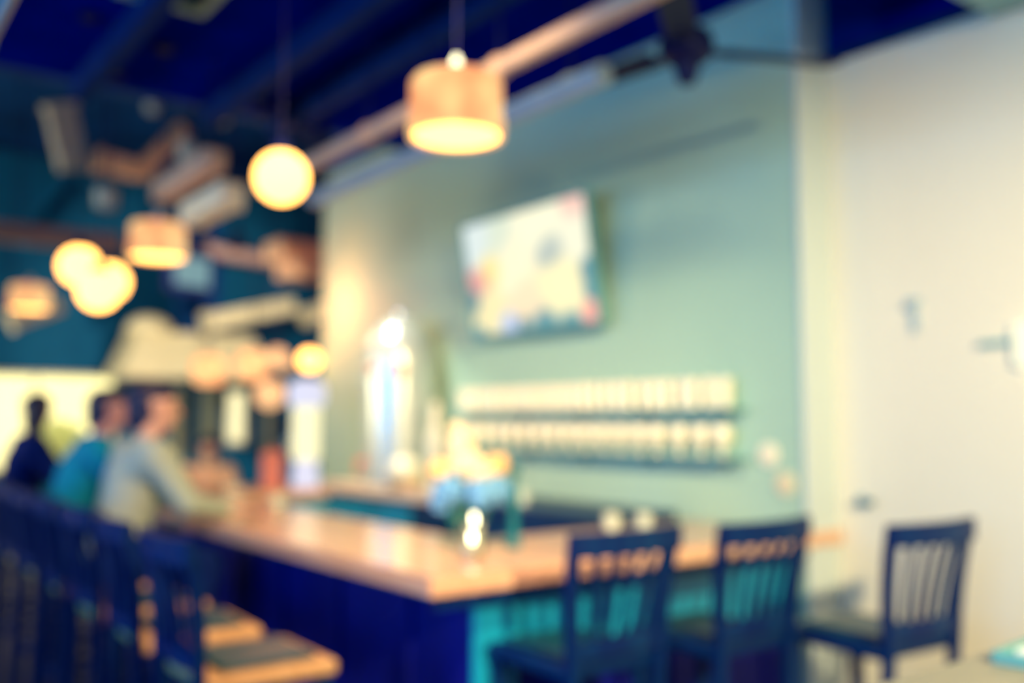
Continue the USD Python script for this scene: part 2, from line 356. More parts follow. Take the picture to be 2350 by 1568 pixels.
for k in range(5):                                              # moulded battens and foot rail on the teal front
    x = 2.25 + k * .3
    part(bar, 'batten', bx(x - .02, x + .02, 2.69, 2.71, 0.02, 0.70, 0.004), M['navy_panel'], False)
for k in range(7):
    y = 3.1 + k * .58
    part(bar, 'batten', bx(1.84, 1.86, y - .02, y + .02, 0.12, 0.94, 0.004), M['navy_panel'], False)
part(bar, 'foot_rail', cat_([rod((1.74, 2.75, .2), (1.74, 6.85, .2), .022)] + [rod((1.74, y, .2), (1.87, y, .2), .014) for y in (2.9, 4.2, 5.5, 6.7)]), M['chrome'])

back = thing('back_counter', 'dark back counter along the green wall inside the bar', 'counter')
part(back, 'cabinet_body', bx(3.12, UG - .004, 3.42, 6.34, 0.0, 1.04), M['dark_top'], False)
part(back, 'worktop', bx(3.06, UG - .004, 3.40, 4.70, 1.04, 1.085, 0.006), M['dark_top'], False)
part(back, 'worktop', bx(3.06, UG - .004, 4.705, 6.345, 1.04, 1.11, 0.006), M['peach_top'], False, 'peach wooden top of the far half of the back counter')
for k in range(5):
    y = 3.45 + k * .578
    d = part(back, 'cabinet_door', bx(3.10, 3.12, y + .01, y + .565, 0.10, 1.0, 0.004), M['teal_panel'] if k > 2 else M['dark_top'], False)
    part(d, 'handle', rod((3.085, y + .48, .8), (3.085, y + .48, .95), .007), M['chrome'])


# ================================================================ STOOLS
def curved_bar(xs, y_of, z0, z1, d):
    """A rail across x, bowed in plan by y_of(x)."""
    v, f = [], []
    for x in xs:
        y = y_of(x)
        v += [(x, y - d / 2, z0), (x, y + d / 2, z0), (x, y + d / 2, z1), (x, y - d / 2, z1)]
    for i in range(len(xs) - 1):
        for k in range(4):
            a, b = 4 * i + k, 4 * i + (k + 1) % 4
            f += [(a, b + 4, b), (a, a + 4, b + 4)]
    e = 4 * (len(xs) - 1)
    f += [(0, 1, 2), (0, 2, 3), (e + 2, e + 1, e), (e + 3, e + 2, e)]
    return trimesh.Trimesh(v, f, process=False)

def make_stool(label, seat_mat, group, loc, rz, zs=0.80, name='bar_stool', cat='bar stool'):
    """Faces +y; the origin is on the floor under the middle of the seat."""
    s = thing(name, label, cat, loc, rz, group)
    w, d = 0.40, 0.42
    seat = bx(-w / 2, w / 2, -d / 2, d / 2, zs - .05, zs, 0.012)
    part(s, 'seat', seat, M[seat_mat])
    part(s, 'seat_pad', bx(-w / 2 + .05, w / 2 - .05, -d / 2 + .06, d / 2 - .05, zs - .004, zs + .02, 0.01), M['pad'])
    lean = lambda t: -d / 2 - 0.02 - 0.05 * t * t                # the posts bend backward
    spread = lambda t: 0.185 + 0.032 * t                          # and flare
    for sx in (-1, 1):
        pts = [(sx * .175, -d / 2 - .03, 0), (sx * .185, -d / 2 - .01, zs - .1)] + [(sx * spread(t), lean(t), zs + t * .40) for t in np.linspace(0, 1, 6)]
        part(s, 'back_post', bar_of(pts, 0.034, 0.034), M['navy_wood'])
        part(s, 'leg', bar_of([(sx * .185, d / 2 - .03, 0), (sx * .17, d / 2 - .04, zs - .05)], .036, .036), M['navy_wood'])
    xs = np.linspace(-.236, .236, 11)
    part(s, 'top_rail', curved_bar(xs, lambda x: lean(1) - .035 + 0.035 * (x / .236) ** 2, zs + .335, zs + .41, .024), M['navy_wood'])
    part(s, 'lower_rail', curved_bar(xs * .8, lambda x: lean(0.1) - .012 + .012 * (x / .19) ** 2, zs + .02, zs + .075, .022), M['navy_wood'])
    for k in range(5):
        f = (k - 2) / 2.0
        pts = [(f * (0.118 + .030 * t) + .008 * math.sin(t * PI), lean(t) - .012 - .026 * t * (1 - f * f * .5), zs + .06 + t * .30) for t in np.linspace(0, 1, 6)]
        part(s, 'slat', bar_of(pts, .026, .012), M['navy_wood'])
    part(s, 'stretcher', rod((-.17, d / 2 - .035, zs * .4), (.17, d / 2 - .035, zs * .4), .014), M['navy_wood'])
    part(s, 'stretcher', rod((-.18, -d / 2, zs * .5), (.18, -d / 2, zs * .5), .012), M['navy_wood'])
    for sx in (-1, 1):
        part(s, 'stretcher', rod((sx * .178, -d / 2, zs * .45), (sx * .178, d / 2 - .035, zs * .45), .012), M['navy_wood'])
    return s
GR, GL = 'bar stools along the short arm of the bar', 'bar stools along the long arm of the bar'
st = make_stool('dark bar stool with slatted back nearest the bar corner, on the short arm', 'navy_wood', GR, (2.09, 2.45, 0), 0)
copy_of(st, (2.66, 2.36, 0), 0, 'dark slatted bar stool between the corner stool and the stool pulled out from the bar')
copy_of(st, (3.105, 2.00, 0), -4, 'dark slatted bar stool pulled out from the bar, before the cream wall')
sl = make_stool('dark bar stool with tan wooden seat, nearest on the long arm', 'tan_wood', GL, (1.18, 2.95, 0), -90)
left_y = [3.55, 4.13, 4.71, 5.29, 5.87, 6.45, 7.03]
left_label = ['empty dark bar stool second from the near end of the long arm', 'empty dark bar stool just before the person in the grey shirt', 'bar stool under the person in the grey shirt', 'empty bar stool between the grey and the teal shirted people',
              'bar stool under the person in the teal shirt', 'empty bar stool between the teal shirted and the navy clothed people', 'bar stool under the person in navy clothes']
for y, lab in zip(left_y, left_label):
    copy_of(sl, (1.18, y, 0), -90 + rng.uniform(-3, 3), lab)

# ================================================================ LAMPS
def pendant(label, x, y, z, group, s=1.0, shade='shade', ceil=CEIL):
    """Drum pendant; z is the height of its lower rim."""
    p = thing('pendant_lamp', label, 'pendant lamp', (x, y, z), 0, group)
    r, h = .15 * s, .19 * s
    part(p, 'lamp_shade', lathe([(r - .012, .004), (r, 0.0), (r + .002, .058 * s), (r - .004, .064 * s), (r - .005, h - .02), (r - .016, h - .004), (r - .03, h), (.02, h + .004), (.02, h - .004), (r - .034, h - .008), (r - .016, h - .03), (r - .012, .004)], 40), M[shade])
    part(p, 'diffuser', cyl(r - .016, 0.006, 0.014, n=40), M['diffuser'])
    part(p, 'cap', lathe([(0, h + .003), (.034, h + .003), (.03, h + .02), (.016, h + .055), (.008, h + .075), (0, h + .075)], 24), M['grey_pipe'])
    part(p, 'cord', rod((0, 0, h + .07), (0, 0, ceil - z - .03), .003, 8), M['black_metal'])
    part(p, 'ceiling_rose', cyl(.05, ceil - z - .03, ceil - z, c=.008), M['black_metal'])
    return p
GP = 'drum pendant lamps over the long arm of the bar'
pendant('orange drum pendant lamp nearest the camera, hanging high over the bar corner', 1.59, 2.40, 2.43, GP)
pendant('orange drum pendant lamp second from the camera over the long arm', 1.50, 5.20, 2.43, GP)
pendant('orange drum pendant lamp farthest away, cut by the left edge', 1.40, 8.25, 2.43, GP, ceil=HIGH)

def globe_lamp(label, x, y, z, r, group, ceil=CEIL, mat='globe', name='globe_lamp'):
    p = thing(name, label, 'lamp', (x, y, z), 0, group)
    part(p, 'globe', ball(r, sub=3), M[mat], True)
    part(p, 'holder', lathe([(0, r * .9), (r * .4, r * .9), (r * .42, r * 1.05), (r * .25, r * 1.35), (0, r * 1.4)], 20), M['black_metal'])
    part(p, 'cord', rod((0, 0, r * 1.3), (0, 0, ceil - z - .02), .0025, 8), M['black_metal'])
    part(p, 'ceiling_rose', cyl(.045, ceil - z - .025, ceil - z, c=.006), M['black_metal'])
    return p
GG = 'round globe lamps hanging among the pendants'
globe_lamp('single bright globe lamp between the two nearer drum pendants', 1.30, 3.07, 2.40, .093, GG)
globe_lamp('bright globe lamp at the upper left of the cluster of three', 1.07, 5.02, 2.32, .098, GG)
globe_lamp('bright globe lamp at the right of the cluster of three', 1.395, 5.78, 2.36, .112, GG)
globe_lamp('bright globe lamp at the bottom of the cluster of three', 1.005, 4.335, 2.115, .088, GG)

def lantern(label, x, y, z, r):
    p = thing('barrel_lantern', label, 'lantern', (x, y, z), 0, 'amber lanterns hanging in the far room')
    part(p, 'lantern_shade', lathe([(r * .55, -r * .9), (r * .8, -r * .8), (r, -r * .25), (r, r * .25), (r * .8, r * .8), (r * .5, r * .9), (r * .48, r * .86), (r * .76, r * .74), (r * .95, 0), (r * .76, -r * .74), (r * .55, -r * .9)], 32), M['lantern'])
    part(p, 'bulb', ball(r * .35, z=.0), M['globe'], True)
    part(p, 'cap', cyl(r * .5, r * .86, r * .96, c=.004), M['black_metal'])
    part(p, 'cord', rod((0, 0, r * .95), (0, 0, HIGH - z), .006, 8), M['black_metal'])
    return p
lantern('amber barrel lantern on the left of the far pair', 3.40, 9.82, 2.08, .175)
lantern('amber barrel lantern on the right of the far pair', 3.77, 9.54, 2.13, .175)
GS = 'small globe lamps in a row before the end of the green wall'
globe_lamp('small peach globe lamp at the left of the row of three', 3.31, 7.82, 2.11, .085, GS, HIGH, 'peach_globe')
globe_lamp('small peach globe lamp in the middle of the row of three', 3.43, 7.95, 2.05, .06, GS, HIGH, 'peach_globe')
gl = globe_lamp('small cream globe lamp beside the end of the green wall', 3.54, 7.66, 2.08, .095, GS, HIGH, 'globe')
big = globe_lamp('long peach lamp hanging under the small globes', 3.30, 7.95, 1.78, .13, GS, HIGH, 'peach_globe', name='long_globe_lamp')
wl = UsdLux.SphereLight.Define(stage, '/World/wall_glow_bulb')          # unseen light for the wall glow, set apart from the cream globe
wl.CreateRadiusAttr(.04); wl.CreateColorAttr(Gf.Vec3f(1.0, .37, .17)); wl.CreateIntensityAttr(560.0)
wl.AddTranslateOp().Set(Gf.Vec3d(3.20, 7.22, 2.52))

# ================================================================ TELEVISION
tv = thing('television', 'wall television tilted forward on the green wall showing a bright picture', 'television', (UG - .14, 4.47, 2.46), 0)
tvrot = lambda m: R(m, -9, (0, 1, 0))                                   # leans out at the top
part(tv, 'housing', tvrot(bx(-.02, .03, -.625, .625, -.385, .385, 0.01)), M['shelf'])
part(tv, 'bezel', tvrot(cat_([bx(-.032, -.018, -.625, .625, z0, z1, .003) for z0, z1 in ((-.385, -.355), (.36, .385))] + [bx(-.032, -.018, y0, y1, -.36, .365, .003) for y0, y1 in ((-.625, -.60), (.60, .625))])), M['shelf'])
part(tv, 'wall_bracket', cat_([bx(.03, .139, -.06, .06, -.1, .1), bx(.125, .139, -.2, .2, -.16, .16, .003)]), M['black_metal'])
ny, nz = 72, 44
gy, gz = np.meshgrid(np.linspace(-.60, .60, ny), np.linspace(-.355, .36, nz), indexing='ij')
# the broadcast picture: soft blobs (photo-left .. right, top .. bottom), each (s, t, radius, colour)
blobs = [(.10, .88, .16, (.75, .86, .84)), (.32, .80, .16, (.72, .82, .66)), (.62, .86, .20, (.98, .96, .70)), (.92, .93, .10, (.98, .62, .52)), (.92, .70, .16, (.92, .92, .70)),
         (.22, .58, .11, (1.0, .84, .34)), (.10, .48, .08, (.85, .40, .36)), (.40, .62, .20, (1.05, .97, .66)), (.70, .62, .13, (.42, .52, .50)),
         (.75, .32, .20, (1.05, .96, .55)), (.50, .25, .16, (1.0, .82, .54)), (.17, .18, .14, (1.0, .88, .48)), (.30, .07, .08, (.50, .62, .90)), (.97, .08, .07, (1.0, .36, .32)),
         (.60, .02, .13, (.04, .28, .36)), (.80, .02, .08, (.04, .28, .36)), (.44, .06, .05, (.02, .22, .30)), (.985, .40, .09, (.02, .24, .34)), (.97, .25, .06, (.02, .24, .34)), (.02, .30, .07, (.10, .26, .34)), (.06, .02, .05, (.1, .3, .36))]
s_, t_ = (0.60 - gy) / 1.20, (gz + .355) / .715
num, den = np.zeros(gy.shape + (3,)), np.full(gy.shape, 1e-6)
for s0, t0, r0, c0 in blobs:
    w_ = np.exp(-(((s_ - s0) * 1.5) ** 2 + (t_ - t0) ** 2) / (r0 * .75) ** 2)
    num += w_[..., None] * np.array(c0); den += w_
pic = (num / den[..., None]).reshape(-1, 3)
vv = np.stack([np.full(gy.shape, -.0215), gy, gz], -1).reshape(-1, 3)
ii, jj = np.meshgrid(np.arange(ny - 1), np.arange(nz - 1), indexing='ij')
a_ = (ii * nz + jj).ravel()
quads = np.stack([a_, a_ + 1, a_ + nz + 1, a_ + nz], -1)
scr = trimesh.Trimesh(vv, np.vstack([quads[:, [0, 1, 2]], quads[:, [0, 2, 3]]]), process=False)
M['screen'] = looks('television_picture', {'a': ('attribute', dict(attribute='picture')), 'p': ('principled_bsdf', dict(base_color=(.02, .02, .02), roughness=.3, emission_strength=1.0))}, [('a.color', 'p.emission_color')])
sp = usdkit.mesh(stage, str(tv.GetPath()) + '/screen', tvrot(scr), M['screen'])
UsdGeom.PrimvarsAPI(sp).CreatePrimvar('picture', Sdf.ValueTypeNames.Color3fArray, 'vertex').Set(Vt.Vec3fArray.FromNumpy(pic.astype(np.float32)))

# ================================================================ SHELVES AND GLASSES
tumbler_profile = [(0, 0), (.030, 0), (.033, .004), (.038, .14), (.036, .14), (.030, .012), (0, .012)]
goblet_profile = [(0, 0), (.035, 0), (.035, .004), (.010, .010), (.008, .035), (.03, .05), (.050, .085), (.050, .11), (.044, .145), (.042, .145), (.047, .11), (.047, .087), (.028, .055), (0, .045)]
def shelf(z, y0, y1, label):
    s = thing('glass_shelf', label, 'shelf', (UG, (y0 + y1) / 2, z), 0)
    L = (y1 - y0) / 2
    part(s, 'shelf_board', bx(-.13, -.002, -L, L, -.018, 0, .004), M['shelf'], False)
    for k in range(5):
        y = -L + .12 + k * (2 * L - .24) / 4
        part(s, 'bracket', cat_([bx(-.11, -.002, y - .012, y + .012, -.035, -.018), bx(-.02, -.002, y - .012, y + .012, -.06, -.018)]), M['dark_teal_glaze'], False)
shelf(1.61, 2.93, 5.34, 'upper teal shelf on the green wall holding a full row of cream tumblers')
shelf(1.375, 2.93, 5.24, 'lower teal shelf on the green wall holding a row of cream tumblers')
for nm, prof, rim_r, z, y0, y1, n, lab, grp in (
        ('tumbler', tumbler_profile, .037, 1.61, 3.02, 5.26, 25, 'straight cream tumbler in the row on the upper wall shelf', 'cream tumblers on the upper shelf'),
        ('goblet', goblet_profile, .043, 1.375, 3.04, 5.16, 16, 'round-bowled cream goblet in the row on the lower wall shelf', 'cream goblets on the lower shelf')):
    first = None
    for k in range(n):
        loc = (UG - .066 + rng.uniform(-.008, .008), y0 + (y1 - y0) * k / (n - 1) + rng.uniform(-.008, .008), z)
        if first is None:
            first = thing(nm, lab, nm, loc, 0, grp)
            part(first, 'bowl', lathe(prof, 20), M['cream_cup'])
            part(first, 'rim', T(lathe([(rim_r - .003, .0), (rim_r, .0), (rim_r + .001, .002), (rim_r, .004), (rim_r - .003, .004), (rim_r - .003, 0)], 20), 0, 0, prof[-4][1] if nm == 'tumbler' else .144), M['cream_cup'])
        else:
            copy_of(first, loc, 0, lab, grp)
for n_, (y, z, m_, lab) in enumerate(((2.81, 1.39, 'cream_cup', 'upper small round cream plaque on the green wall by its corner'), (2.72, 1.26, 'cream_petal', 'lower small round yellowish plaque on the green wall by its corner'))):
    q = thing('wall_plaque', lab, 'wall plaque', (UG, y, z), 0)
    part(q, 'plaque_disc', R(cyl(.055, 0, .014, c=.004), -90, (0, 1, 0)), M[m_])
    part(q, 'plaque_boss', R(T(cyl(.022, 0, .012, c=.004), 0, 0, .012), -90, (0, 1, 0)), M[m_])

# ================================================================ CREAM WALL FITTINGS
hk = thing('wall_hook', 'small grey coat hook on the cream wall', 'hook', (UW, 2.19, 2.0), 0)
part(hk, 'hook_plate', bx(-.012, 0, -.018, .018, -.07, .06, .003), M['grey_pipe'])
part(hk, 'hook_arm', tube([(-.01, 0, .045), (-.03, 0, .045), (-.04, 0, .06)], .008), M['grey_pipe'])
part(hk, 'cross_piece', bx(-.016, -.002, -.035, .035, .055, .08, .003), M['grey_pipe'])
sc = thing('wall_lamp', 'lit wall lamp on a dark arm at the right edge of the cream wall', 'wall lamp', (UW, 1.74, 1.86), 0)
part(sc, 'arm', bx(-.022, -.008, -.02, .17, -.01, .010, .002), M['shelf'])
part(sc, 'back_plate', bx(-.02, 0, .12, .15, -.010, .010, .003), M['shelf'])
part(sc, 'shade', T(trimesh.Trimesh(*(lambda m: (m.vertices * (.4, 1, 1), m.faces))(lathe([(0, -.10), (.03, -.10), (.042, -.085), (.045, .05), (.036, .07), (0, .075)], 24)), process=False), -.0195, -.01, 0), M['sconce'])
hd = thing('wall_latch', 'small grey-green latch on the cream wall above the bar end', 'latch', (UW, 2.47, 1.185), 0)
part(hd, 'latch_plate', bx(-.01, 0, -.02, .02, -.03, .03, .003), M['grey_pipe'])
part(hd, 'lever', cat_([bx(-.045, -.008, -.008, .008, -.008, .008), bx(-.05, -.034, -.075, .01, -.012, .012, .003)]), M['dark_teal_glaze'])

# ================================================================ CEILING FAN, VENT, PIPES
fan = thing('ceiling_fan', 'dark ceiling fan on a short rod before the green wall', 'ceiling fan', (2.64, 2.39, 2.97), 0)
part(fan, 'down_rod', rod((0, 0, .08), (0, 0, CEIL - 2.97 - .05), .018), M['black_metal'])
part(fan, 'canopy', lathe([(0, CEIL - 2.97 - .08), (.03, CEIL - 2.97 - .08), (.065, CEIL - 2.97 - .02), (.07, CEIL - 2.97), (0, CEIL - 2.97)], 24), M['black_metal'])
part(fan, 'motor', lathe([(0, -.06), (.06, -.06), (.10, -.03), (.108, .02), (.09, .06), (.04, .09), (0, .09)], 32), M['black_metal'])
part(fan, 'switch_cap', lathe([(0, -.14), (.03, -.135), (.045, -.10), (.05, -.06), (0, -.06)], 24), M['black_metal'])
for k in range(3):
    a = 97 + k * 120
    bl = T(R(bx(.0, .50, -.06, .06, -.004, .004, .002), 12, (1, 0, 0)), .14, 0, 0)
    part(fan, 'blade', R(bl, a), M['black_metal'])
    part(fan, 'blade_iron', R(bx(.09, .2, -.018, .018, -.012, .004), a), M['black_metal'])

vent = thing('ceiling_vent', 'square grey-green ceiling vent on the dark ceiling at the top left', 'vent', (1.31, 4.42, CEIL), 0)
part(vent, 'vent_frame', cat_([bx(-.22, .22, y0, y1, -.03, 0, .004) for y0, y1 in ((-.22, -.17), (.17, .22))] + [bx(x0, x1, -.17, .17, -.03, 0, .004) for x0, x1 in ((-.22, -.17), (.17, .22))]), M['pale_beam'], False)
for k in range(5):
    part(vent, 'slat', R(bx(-.17, .17, -.03, .03, -.004, .0, .001), 25, (1, 0, 0)).apply_translation((0, -.13 + k * .065, -.016)), M['pale_beam'], False)

def pipe_run(name, label, cat, x, z, y0, y1, r, mat, hangers=3, ceil=CEIL, square=False):
    p = thing(name, label, cat, (x, (y0 + y1) / 2, z), 0)
    L = (y1 - y0) / 2
    part(p, 'pipe', bx(-r, r, -L, L, -r, r, r * .2) if square else rod((0, -L, 0), (0, L, 0), r, 20), M[mat])
    for k in range(hangers):
        y = -L * .85 + k * (1.7 * L) / max(1, hangers - 1)
        part(p, 'hanger', rod((0, y, r * .8), (0, y, ceil - z), .006, 8), M['black_metal'])
        part(p, 'collar', R(T(lathe([(r, -.012), (r + .008, -.012), (r + .008, .012), (r, .012), (r, -.012)], 20), 0, 0, 0), 90, (1, 0, 0)).apply_translation((0, y, 0)) if not square else bx(-r - .006, r + .006, y - .012, y + .012, -r - .006, r + .006), M[mat])
    return p
pipe_run('conduit', 'long tan conduit running high along the bar behind the nearest pendant', 'conduit', 2.07, 2.90, 1.5, 5.2, .038, 'rail', 4)
pipe_run('grey_duct', 'pale grey pipe running beside the tan conduit near the green wall', 'pipe', 2.36, 2.86, 2.55, 5.1, .045, 'grey_pipe', 3)
pipe_run('lower_duct', 'short peach duct at the far end of the tan conduit', 'duct', 1.93, 2.86, 5.25, 6.0, .075, 'cream_duct', 2, square=True)
pipe_run('upper_duct', 'short tan duct left of the peach duct', 'duct', 1.74, 2.98, 5.0, 6.0, .06, 'rail', 2, square=True)
pipe_run('thin_pipe', 'thin pale pipe in the top left corner', 'pipe', 0.50, 3.02, 2.6, 5.6, .022, 'grey_pipe', 3)

# ducts and equipment under the far ceiling
def box_duct(name, label, cat, pts, w, h, mat, hang=True):
    d = thing(name, label, cat, tuple(np.mean(pts, 0)), 0)
    c = np.mean(pts, 0)
    for a, b in zip(pts[:-1], pts[1:]):
        a, b = np.array(a) - c, np.array(b) - c
        L = np.linalg.norm(b - a); ang = math.degrees(math.atan2(b[1] - a[1], b[0] - a[0])); el = math.degrees(math.asin((b[2] - a[2]) / L))
        m = R(R(bx(-L / 2, L / 2, -w / 2, w / 2, -h / 2, h / 2, .012), -el, (0, 1, 0)), ang)
        part(d, 'duct_length', T(m, *((a + b) / 2)), M[mat], False)
        fl = R(R(bx(-L / 2 - .012, -L / 2 + .012, -w / 2 - .02, w / 2 + .02, -h / 2 - .02, h / 2 + .02), -el, (0, 1, 0)), ang)
        part(d, 'flange', T(fl, *((a + b) / 2)), M[mat], False)
    if hang:
        for p_ in (pts[0], pts[-1]):
            q = np.array(p_) - c
            part(d, 'hanger', rod((q[0], q[1], q[2] + h * .4), (q[0], q[1], HIGH - c[2]), .008, 8), M['black_metal'])
    return d
box_duct('drop_duct', 'grey-brown upright duct under the far ceiling at the upper left', 'duct', [(1.70, 9.0, 4.35), (1.84, 9.0, 3.8)], .16, .24, 'grey_duct')
box_duct('branch_duct', 'peach-brown duct branching right from the upright duct', 'duct', [(2.04, 9.0, 3.92), (2.42, 9.0, 3.88), (2.80, 9.0, 4.36)], .2, .16, 'peach_duct')
box_duct('cross_beam', 'brown mauve beam crossing under the far ceiling at the left', 'beam', [(0.6, 9.2, 3.2), (2.3, 9.2, 3.2)], .2, .16, 'brown_beam')
box_duct('cross_pipe', 'short brown mauve beam right of the hanging monitor', 'beam', [(3.22, 9.45, 3.28), (3.9, 9.45, 3.24)], .16, .12, 'brown_beam')
box_duct('long_duct', 'cream slanting duct above the cream hood', 'duct', [(3.62, 10.6, 2.66), (4.66, 10.6, 2.93)], .22, .19, 'cream_duct')
box_duct('short_duct', 'short cream duct at the right of the slanting duct', 'duct', [(4.82, 10.6, 2.80), (5.08, 10.6, 2.93)], .22, .18, 'cream_duct')
box_duct('teal_duct', 'blue teal pipe slanting at the far upper left', 'duct', [(1.75, 10.9, 3.45), (2.35, 11.5, 4.3)], .16, .16, 'far_wall')
box_duct('side_duct', 'pale grey duct beside the farthest drum pendant', 'duct', [(1.46, 9.45, 2.44), (1.86, 9.45, 2.62)], .2, .16, 'cream_duct')
unit = thing('air_unit', 'peach metal air unit by the top of the green wall end', 'air unit', (4.0, 9.0, 3.19), 0)
part(unit, 'unit_body', bx(-.28, .28, -.2, .2, -.02, .19, .02), M['peach_duct'], False)
part(unit, 'lower_box', bx(-.16, .26, -.18, .18, -.19, -.015, .02), M['peach_duct'], False)
for k in range(4):
    part(unit, 'louvre', R(bx(-.24, .24, -.02, .02, -.003, .003), 30, (1, 0, 0)).apply_translation((0, -.215, .02 + k * .045)), M['peach_duct'], False)
for x in (-.22, .22):
    part(unit, 'hanger', rod((x, 0, .18), (x, 0, HIGH - 3.19), .008, 8), M['black_metal'])
hood = thing('kitchen_hood', 'large cream hood hanging over the far counter beside the windows', 'hood', (3.65, 11.35, 2.03), 0)
def frustum(x0, x1, y0, y1, z0, a0, a1, b0, b1, z1):
    return trimesh.convex.convex_hull(np.array([(x0, y0, z0), (x1, y0, z0), (x1, y1, z0), (x0, y1, z0), (a0, b0, z1), (a1, b0, z1), (a1, b1, z1), (a0, b1, z1)]))
part(hood, 'hood_canopy', frustum(-.80, .85, -.4, .4, .10, -.62, .75, -.25, .35, .55), M['cream_duct'], False)
part(hood, 'hood_skirt', bx(-.82, .87, -.42, .42, 0, .11, .01), M['cream_duct'], False)
part(hood, 'flue', bx(-.1, .35, -.15, .25, .55, HIGH - 2.05), M['teal_ceiling'], False)
dome_ = thing('roof_cowl', 'rounded cream cowl on top of the cream hood at its left end', 'cowl', (3.18, 11.25, 2.58), 0)
part(dome_, 'cowl_dome', trimesh.intersections.slice_mesh_plane(ball(.26, s=(1, .8, .75), sub=3), (0, 0, 1), (0, 0, -.01), cap=True), M['cream_duct'])
part(dome_, 'cowl_ring', lathe([(.2, -.02), (.27, -.02), (.27, .01), (.2, .01), (.2, -.02)], 28), M['cream_duct'])
mon = thing('hanging_monitor', 'dark hanging monitor with a grey screen beyond the second drum pendant', 'monitor', (2.91, 9.0, 2.97), 20)
part(mon, 'housing', bx(-.28, .28, -.03, .03, -.21, .21, .012), M['black_metal'], False)
part(mon, 'screen', bx(-.2, .2, -.034, -.029, -.14, .14), glow('grey_monitor_picture', (.14, .30, .34), 1.0, (.02, .02, .02)), False)
part(mon, 'ceiling_pole', rod((0, .0, .2), (0, 0, HIGH - 2.97), .02), M['black_metal'])
def downlight(label, x, y, z, ceil, group=None):  # a can added above an added cone light
    d = thing('downlight', label, 'ceiling spot', (x, y, z), 0, group)
    part(d, 'lamp_can', lathe([(.045, .03), (.05, .03), (.05, .14), (.03, .16), (0, .16), (0, .15), (.028, .15), (.045, .13), (.045, .03)], 20), M['black_metal'])
    part(d, 'stem', rod((0, 0, .15), (0, 0, ceil - z), .012, 10), M['black_metal'])
for k in range(4):  # cans added over the lights for the tank highlight
    downlight('dark ceiling spot over the back counter, %s from the left' % ('first', 'second', 'third', 'fourth')[k], 2.16 + .2 * k, 5.40 + .14 * k, 3.40, CEIL, 'dark ceiling spots over the back counter')
downlight('dark ceiling spot on a long stem aimed at the cream hood', 2.5, 6.7, 2.78, HIGH)
GB = 'small pale spot lamps under the far ceiling'
for x, y, z, r, lab in ((2.05, 8.7, 3.46, .09, 'small pale spot lamp above the second drum pendant'), (3.10, 8.8, 4.45, .075, 'small pale spot lamp on the dark ceiling edge'), (2.42, 8.7, 4.40, .06, 'small faint blue spot lamp left of the pale one'), (2.72, 8.6, 3.98, .08, 'small grey spot lamp at the end of the branching duct')):
    sp_ = thing('spot_lamp', lab, 'spot lamp', (x, y, z), 0, GB)
    part(sp_, 'lamp_can', lathe([(0, -.02), (r, -.02), (r, .12), (r * .5, .16), (0, .16)], 20), M['grey_pipe'])
    part(sp_, 'lens', cyl(r * .85, -.035, -.018), M['grey_pipe'])
    part(sp_, 'stem', rod((0, 0, .15), (0, 0, HIGH - z), .01, 8), M['black_metal'])

# ================================================================ THINGS BEHIND AND ON THE BAR
tank = thing('steel_tank', 'tall round-shouldered steel tank standing on the back counter', 'tank', (3.34, 5.74, 1.11), 0)
part(tank, 'tank_shell', lathe([(0, .0), (.24, .0), (.25, .02), (.253, .75), (.248, .86), (.236, .94), (.216, 1.0), (.188, 1.055), (.15, 1.10), (.10, 1.14), (.05, 1.158), (0, 1.165)], 64), M['steel'], 60)
part(tank, 'lid_knob', cyl(.03, 1.155, 1.21, c=.01), M['chrome'])
part(tank, 'band', lathe([(.250, .66), (.259, .66), (.259, .69), (.250, .69), (.250, .66)], 64), M['steel'])
part(tank, 'tap', cat_([rod((-.235, .05, .16), (-.30, .05, .16), .016), rod((-.295, .05, .17), (-.295, .05, .08), .012)]), M['red'], label='coral tap on the steel tank')
for z_, y_, gr in ((.78, -.215, .065), (.79, -.06, .032)):
    part(tank, 'gauge', T(R(cyl(gr, 0, .03, c=.004), -90, (0, 1, 0)), -math.sqrt(.253 ** 2 - y_ ** 2) + .012, y_, z_), M['red'], label='coral gauge dial')

tower = thing('beer_tower', 'glowing cream and lavender drinks tower on the far arm of the bar', 'drinks tower', (3.06, 6.66, 1.05), 0)
part(tower, 'tower_base', lathe([(0, 0), (.10, 0), (.105, .02), (.09, .16), (.085, .20), (0, .20)], 32), M['tower_cap'])
part(tower, 'tower_body', cyl(.105, .20, .60, n=32, c=.008), M['tower_body'])
part(tower, 'tower_cap', lathe([(0, .60), (.11, .60), (.14, .64), (.14, .76), (.11, .80), (0, .82)], 32), M['tower_cap'])
part(tower, 'tap_handle', cat_([rod((-.1, -.02, .3), (-.17, -.03, .3), .012), rod((-.16, -.03, .27), (-.16, -.03, .38), .01)]), M['chrome'])

